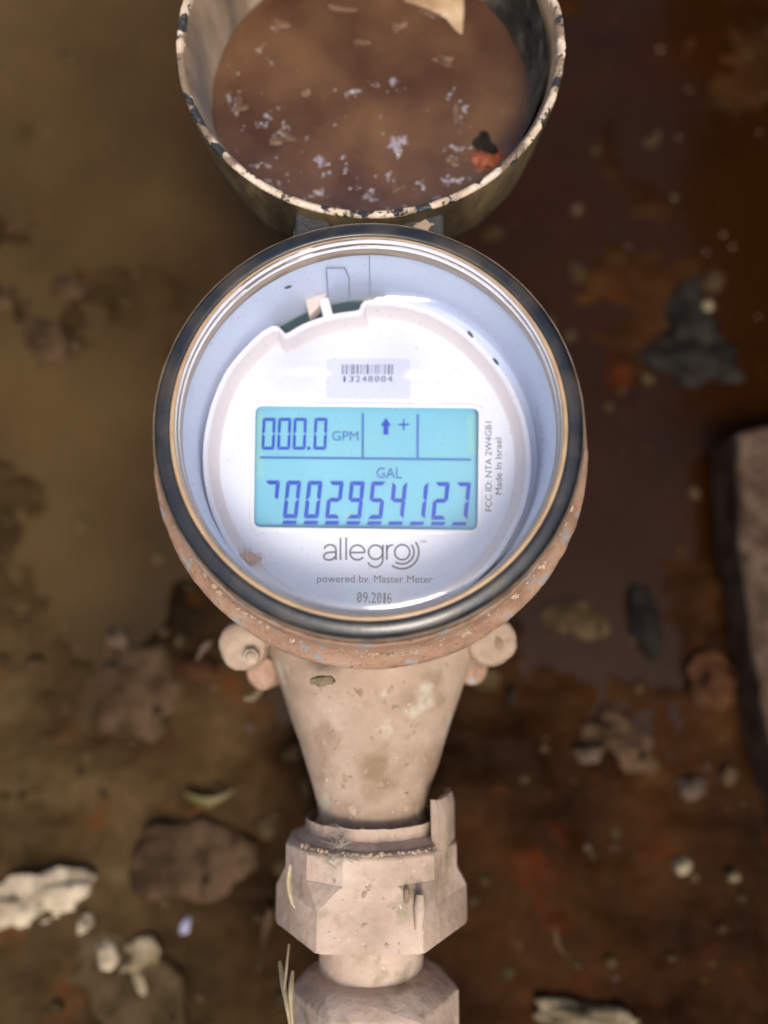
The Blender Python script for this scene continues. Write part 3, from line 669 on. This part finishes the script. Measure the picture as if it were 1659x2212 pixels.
for u, v, w_, h_ in ((600, 60, 60, 26), (560, 110, 40, 30), (790, 95, 46, 20), (955, 130, 60, 24), (520, 230, 44, 40), (985, 270, 24, 80), (930, 30, 60, 30), (610, 300, 50, 34), (980, 345, 40, 30), (730, 20, 90, 16), (860, 60, 40, 22), (700, 470, 30, 18), (860, 405, 34, 22), (660, 200, 26, 20)):
    p = at(u, v, -31.6); k_ = .148; sl_.stone(p + Vector((0, 0, -.15)), (w_ * k_ * .4, h_ * k_ * .5, .8), u, .6, 4, rs.uniform(-.3, .3))
tag(sl_.build('silt_lumps', mat('wet_silt', [(.06, .026, .010), (.12, .065, .032), (.19, .12, .07)], 120, 8, .35, .5, 500), None, origin=(0, LCN.y, -31.6)), 'pale brown silt lumps just breaking the water inside the open lid', 'silt', kind='stuff')

# ================================================================== GROUND, WATER
def gh(x, y):
    p = Vector((x, y, 0))
    h = -151 + 6.5 * noise.noise(p * .013 + Vector((3, 1, 0))) + 3.6 * noise.noise(p * .04) + 2.2 * noise.noise(p * .11 + Vector((5, 5, 2))) + 1.0 * noise.noise(p * .31) + .5 * noise.noise(p * .8)
    h += 9 * min(1, max(0, (10 - y) / 170)) + 3 * min(1, max(0, (-x - 60) / 120)) * (1 if y < 0 else max(0, 1 - y / 60))
    wb = 26 * noise.noise(p * .011 + Vector((9, 2, 0))) + 8 * noise.noise(p * .05)
    q = max((x - 232 + wb) / 45, (-x - 262 + wb) / 90, (y - 640 + wb) / 90, (-y - 360 + wb) / 90)  # unseen soil walls of the pit, raised and spaced to shade the ground
    t = min(1, max(0, q)); t = t * t * (3 - 2 * t)
    return h + t * (250 + .45 * min(100, max(-160, x)))
NG = 380
def wr(t): t = t * 2 - 1; return 330 * t + 2700 * (abs(t) ** 15) * (1 if t > 0 else -1)
gv = []
for j in range(NG + 1):
    for i in range(NG + 1):
        x, y = wr(i / NG), wr(j / NG); gv.append((x, y, gh(x, y)))
gf = [(j * (NG + 1) + i, j * (NG + 1) + i + 1, (j + 1) * (NG + 1) + i + 1, (j + 1) * (NG + 1) + i) for j in range(NG) for i in range(NG)]
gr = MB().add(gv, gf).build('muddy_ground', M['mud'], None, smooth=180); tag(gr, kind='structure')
ZW = -148.2
wv = []; NW = 40
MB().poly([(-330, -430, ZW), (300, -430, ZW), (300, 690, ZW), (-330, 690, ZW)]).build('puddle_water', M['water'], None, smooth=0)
tag(bpy.data.objects['puddle_water'], kind='structure')
# gravel and grit too fine to count
gm = MB(); rs = random.Random(5)
for k in range(520):
    x, y = rs.uniform(-210, 215), rs.uniform(-215, 260); s_ = rs.uniform(.8, 3.6) * (1 if rs.random() < .85 else 1.9)
    gm.stone((x, y, gh(x, y) + s_ * .15), (s_, s_ * rs.uniform(.6, 1), s_ * .5), k, .3, 1, rs.uniform(0, 3))
tag(gm.build('gravel', M['st_olive'], None, smooth=60), 'fine brown gravel and grit scattered over the wet mud', 'gravel', kind='stuff')
gm = MB()
for k in range(60):
    x, y = rs.uniform(-210, 215), rs.uniform(-215, 200); s_ = rs.uniform(.6, 2.0)
    gm.stone((x, y, gh(x, y) + s_ * .3), (s_, s_ * rs.uniform(.6, 1), s_ * .5), k, .3, 1, rs.uniform(0, 3))
tag(gm.build('grit', M['st_grey'], None, smooth=60), 'pale grey grit specks scattered among the brown gravel', 'grit', kind='stuff')

# ================================================================== LOOSE THINGS ON THE GROUND
def stone_thing(name, u, v, wpx, hpx, hz, m, label, cat='stone', rz=0, seed=1, rough=.3, z=None, group=None, sub=4):
    p = at(u, v, -148)
    zz = gh(p.x, p.y) if z is None else z
    zz = max(zz, ZW - hz * .35)
    p = at(u, v, zz); k = (CAM.z - zz) / 1661 * 1.0
    o = MB().stone((p.x, p.y, zz + hz * .25), (wpx * k / 2, hpx * k / 2, hz), seed, rough, sub, rz).build(name, m, None, smooth=60, origin=(p.x, p.y, zz))
    return tag(o, label, cat, group)
stone_thing('stone', 118, 742, 110, 105, 6, M['st_brown'], 'large blunt brown stone at the left, below the smaller long one', seed=3, rough=.4)
stone_thing('stone', 152, 625, 95, 45, 4, M['st_brown'], 'long narrow brown stone at the upper left, above the large blunt one', rz=-.25, seed=4)
stone_thing('stone', 12, 648, 55, 60, 4, M['st_brown'], 'rounded brown stone cut by the left edge of the photo', seed=5)
stone_thing('pebble', 60, 660, 26, 22, 3, M['st_brown'], 'tiny brown pebble between the edge stone and the long stone', 'pebble', seed=6)
stone_thing('stone', 1490, 690, 95, 190, 5, M['st_dark'], 'tall dark wet stone on the right with a pale painted glint on it', rz=.15, seed=7, rough=.35)
stone_thing('stone', 1500, 790, 185, 110, 5, M['st_dark'], 'wide dark wet stone on the right just below the tall one', rz=-.2, seed=8, rough=.4)
stone_thing('stone', 1545, 770, 90, 80, 6.2, M['st_slate'], 'grey lump sitting on the wide dark stone at the right', seed=9)
stone_thing('stone', 1392, 1340, 68, 140, 5, M['st_slate'], 'oval bluish black stone standing alone right of the meter', rz=.12, seed=10, rough=.2)
stone_thing('stone', 1540, 1470, 120, 110, 5, M['st_red'], 'reddish brown stone just left of the big slab', seed=11)
stone_thing('stone', 1240, 1330, 110, 90, 4, M['st_olive'], 'olive brown flat stone right of the bolt ear', seed=12, rough=.4)
stone_thing('stone', 1330, 1600, 150, 90, 4, M['st_brown'], 'broad brown stone right of the meter neck', rz=-.5, seed=13, rough=.4)
stone_thing('stone', 430, 1440, 90, 50, 4, M['st_red'], 'rust orange stone below the left bolt ear', seed=14)
stone_thing('stone', 400, 1860, 230, 150, 6, M['st_brown'], 'large brown stone left of the coupling nut', seed=15, rough=.3)
stone_thing('stone', 300, 1500, 170, 170, 5, M['st_brown'], 'rounded brown stone in the mud left of the meter neck', seed=16, rough=.35)
stone_thing('pebble', 1471, 1868, 36, 34, 3.5, M['st_white'], 'round white pebble at the lower right', 'pebble', seed=17, rough=.15)
stone_thing('pebble', 1581, 1890, 26, 24, 3, M['st_pale'], 'small dull pebble right of the white pebble at the lower right', 'pebble', seed=18, rough=.15)
stone_thing('stone', 1265, 2192, 200, 50, 5, M['st_pale'], 'long pale stone at the bottom edge right of the pipe', rz=-.12, seed=19, rough=.25)
stone_thing('debris', 45, 1950, 205, 85, 3, M['st_white'], 'largest jagged white lump at the lower left edge', 'debris', rz=.1, seed=31, rough=.75)
stone_thing('debris', 183, 1991, 28, 36, 3, M['st_white'], 'smallest white chip between the two larger white lumps', 'debris', seed=21)
stone_thing('debris', 238, 2050, 55, 55, 4, M['st_white'], 'rounded white lump left of the jagged pale piece', 'debris', seed=22, rough=.3)
stone_thing('debris', 308, 2080, 95, 80, 4, M['st_pale'], 'jagged pale piece at the lower left above the flat slab', 'debris', rz=-.6, seed=23, rough=.6)
stone_thing('pebble', 403, 1997, 20, 34, 3, mat('lavender_chip', [(.32, .32, .46), (.45, .44, .55)], 200, 4, .4), 'bluish lavender chip left of the coupling nut', 'pebble', rz=-.5, seed=24)
stone_thing('pebble', 255, 1378, 48, 42, 3, M['st_grey'], 'greyish pebble left of the meter body', 'pebble', seed=25, rough=.2)
stone_thing('pebble', 1495, 1700, 60, 40, 3, M['st_grey'], 'greyish pebble near the slab at the right', 'pebble', seed=26)
stone_thing('stone', 1270, 1625, 60, 36, 3, M['st_grey'], 'small grey stone on the broad brown stone right of the neck', seed=27)
stone_thing('stone', 1100, 1500, 20, 50, 3, M['st_dark'], 'small black stone right of the meter neck', seed=28, rough=.15)
# slabs
def slab(px, zt, zb, m, nm, label, cat='slab'):
    pts = [at(u, v, zt) for u, v in px]; b = MB(); fine = []
    n = len(pts)
    for i in range(n):
        for k in range(8): fine.append(pts[i].lerp(pts[(i + 1) % n], k / 8))
    b.prism([p.xy for p in fine], zb, zt); 
    b.jitter(1.6, .05).jitter(.6, .3)
    o = b.build(nm, m, None, smooth=60, bevel=3, origin=tuple(pts[0])); return tag(o, label, cat)
slab([(1588, 935), (1900, 860), (1900, 1900), (1720, 1850), (1655, 1560), (1606, 1250)], -124, -156, M['slab'], 'stone_slab', 'big grey brown slab cut by the right edge of the photo')
slab([(-300, 1990), (250, 2000), (395, 2110), (412, 2330), (-300, 2350)], -141, -156, M['st_olive'], 'stone_slab', 'flat olive slab in the bottom left corner')
# leaf
lf = MB(); Lp = []; Rp = []
for k in range(15):
    t = k / 14; u = 396 + 125 * t; v = 1712 + 22 * math.sin(math.pi * t) * 1.0 - 14 * t * t; wd = 17 * math.sin(math.pi * t) ** .7
    Lp.append(at(u, v - wd * .5, -142 + 2 * math.sin(3 * t))); Rp.append(at(u, v + wd, -144.5 + 1.5 * math.sin(3 * t)))
lf.add(Lp + Rp, [(i, i + 1, 15 + i + 1, 15 + i) for i in range(14)]); lo = lf.build('leaf', M['leaf'], None, origin=tuple(at(455, 1725, -144)))
md = lo.modifiers.new('thickness', 'SOLIDIFY'); md.thickness = .0004
tag(lo, 'curled yellow green leaf on the mud left of the meter neck', 'leaf')
def stalk(pts, r, nm, label, m=M['straw'], cat='straw', group=None):
    P = [at(u, v, z) for u, v, z in pts]; Q = []
    for i in range(len(P) - 1):
        for k in range(5): 
            t = k / 5; a = P[max(i - 1, 0)]; b = P[i]; c_ = P[i + 1]; d_ = P[min(i + 2, len(P) - 1)]
            Q.append(.5 * ((2 * b) + (c_ - a) * t + (2 * a - 5 * b + 4 * c_ - d_) * t * t + (3 * b - a - 3 * c_ + d_) * t ** 3))
    Q.append(P[-1]); n = len(Q)
    o = MB().tube(Q, [r * (1 - .6 * abs(2 * i / (n - 1) - .8)) for i in range(n)], 6).build(nm, m, None, origin=tuple(P[0])); return tag(o, label, cat, group)
stalk([(627, 1868, -47), (623, 1905, -46), (630, 1945, -44), (638, 1962, -43)], .8, 'straw', 'short curved straw lying on the left face of the coupling nut')
stalk([(624, 2040, -56), (618, 2100, -50), (614, 2150, -46), (622, 2200, -42)], .45, 'straw', 'thin straw hanging straight down under the left corner of the nut')
stalk([(604, 2078, -56), (611, 2120, -50), (620, 2170, -44), (630, 2240, -40)], .95, 'straw', 'thick straw beside the pipe at the bottom edge, leftmost of the bottom three')
stalk([(632, 2098, -50), (628, 2150, -45), (634, 2240, -40)], .8, 'straw', 'forked straw against the pipe socket, rightmost of the bottom three')
stalk([(585, 1960, -135), (575, 2010, -138), (560, 2090, -140)], 2.4, 'twig', 'blurred brown twig on the mud left of the coupling nut', M['st_brown'], 'twig')
stalk([(455, 1385, -90), (440, 1400, -95), (425, 1425, -100)], 1.6, 'twig', 'pale twig sticking out beside the left bolt ear', M['st_grey'], 'twig')
stalk([(528, 1508, -95), (545, 1506, -94), (562, 1490, -92), (567, 1478, -90)], 1.5, 'root', 'curled white root left of the meter neck', M['st_pale'], 'root')
stalk([(1575, 2075, -140), (1590, 2110, -141), (1625, 2120, -142)], 1.0, 'twig', 'faint curved twig at the lower right', M['st_brown'], 'twig') if False else None
stalk([(1195, 1990, -142), (1205, 2040, -142), (1230, 2070, -142)], 1.3, 'twig', 'faint curved twig on the mud right of the coupling nut', M['st_brown'], 'twig')
# cobweb fibres on the thread
fb = MB(); rs = random.Random(9); zc = -65 + 23.8; cc = at(735, 1822, -46)
for k in range(60):
    a = rs.uniform(0, 6.28); l = rs.uniform(2, 8); 
    P = [cc + Vector((math.cos(a + .25 * j * rs.uniform(-1, 1)) * l * j / 4, math.sin(a) * l * .8 * j / 4, .6 + (0.8 if j == 0 else 0))) for j in range(5)]
    for p in P:
        rr = 26.2 if p.y < yc else 23.8
        p.z = AX + math.sqrt(max(1, rr ** 2 - p.x ** 2)) + rs.uniform(0, .5)
    fb.tube(P, .06, 4)
tag(fb.build('cobweb', mat('pale_cobweb', [(.42, .37, .30)], 50, 2, .9), None, origin=tuple(cc)), 'torn grey cobweb fibres caught between the neck thread and the nut', 'cobweb', kind='stuff')
# surface glints of the water, put in as pale flecks
FL = ['painted glint right of the open lid, left one of the close pair', 'painted glint right of the open lid, right one of the close pair', 'longest slanted painted glint right of the lid, below the close pair',
      'flat painted glint nearest the top right of the open lid rim', 'level bright painted glint above the slanted one at the right', 'thin painted glint tilted up to the right above the dark stones', 'dim level painted glint just right of the thin tilted one',
      'painted glint at the right edge beside the tall dark stone', 'level painted glint cut by the right edge, uppermost there', 'short painted glint near the right edge below the uppermost one', 'faintest small painted glint between the lid and the right edge at the top', 'lone painted glint nearest the glass rim on the right']
for (u, v, l, a) in ((1421, 290, 9, .8), (1465, 297, 7, 1.2), (1456, 427, 13, 1.1), (1426, 107, 12, 0), (1562, 507, 10, 0), (1524, 546, 9, -.7), (1582, 533, 9, 0), (1637, 685, 7, -.5), (1655, 208, 8, 0), (1640, 286, 7, .2), (1488, 194, 5, .3), (1357, 534, 6, 0)):
    p = at(u, v, ZW + .5); k = .2
    o = MB().stone(p, (l * k / 2, 2.6 * k / 2 * 1.2, .3), 2, .2, 2, -a).build('glint_fleck', M['st_white'], None, origin=tuple(p))
    tag(o, FL.pop(0), 'fleck', 'painted water glints right of the lid')
p = at(1530, 660, -140); o = MB().lathe([(.01, .5), (2.2, .4), (2.6, 0), (2.2, -.4), (.01, -.5)], c=p, n=24).build('seed', M['st_pale'], None, origin=tuple(p)); tag(o, 'small round painted glint on the dark stone at the right', 'seed')  # pale disc put in for a glint on the stone
sc.cycles.max_bounces = 10; sc.cycles.transparent_max_bounces = 16
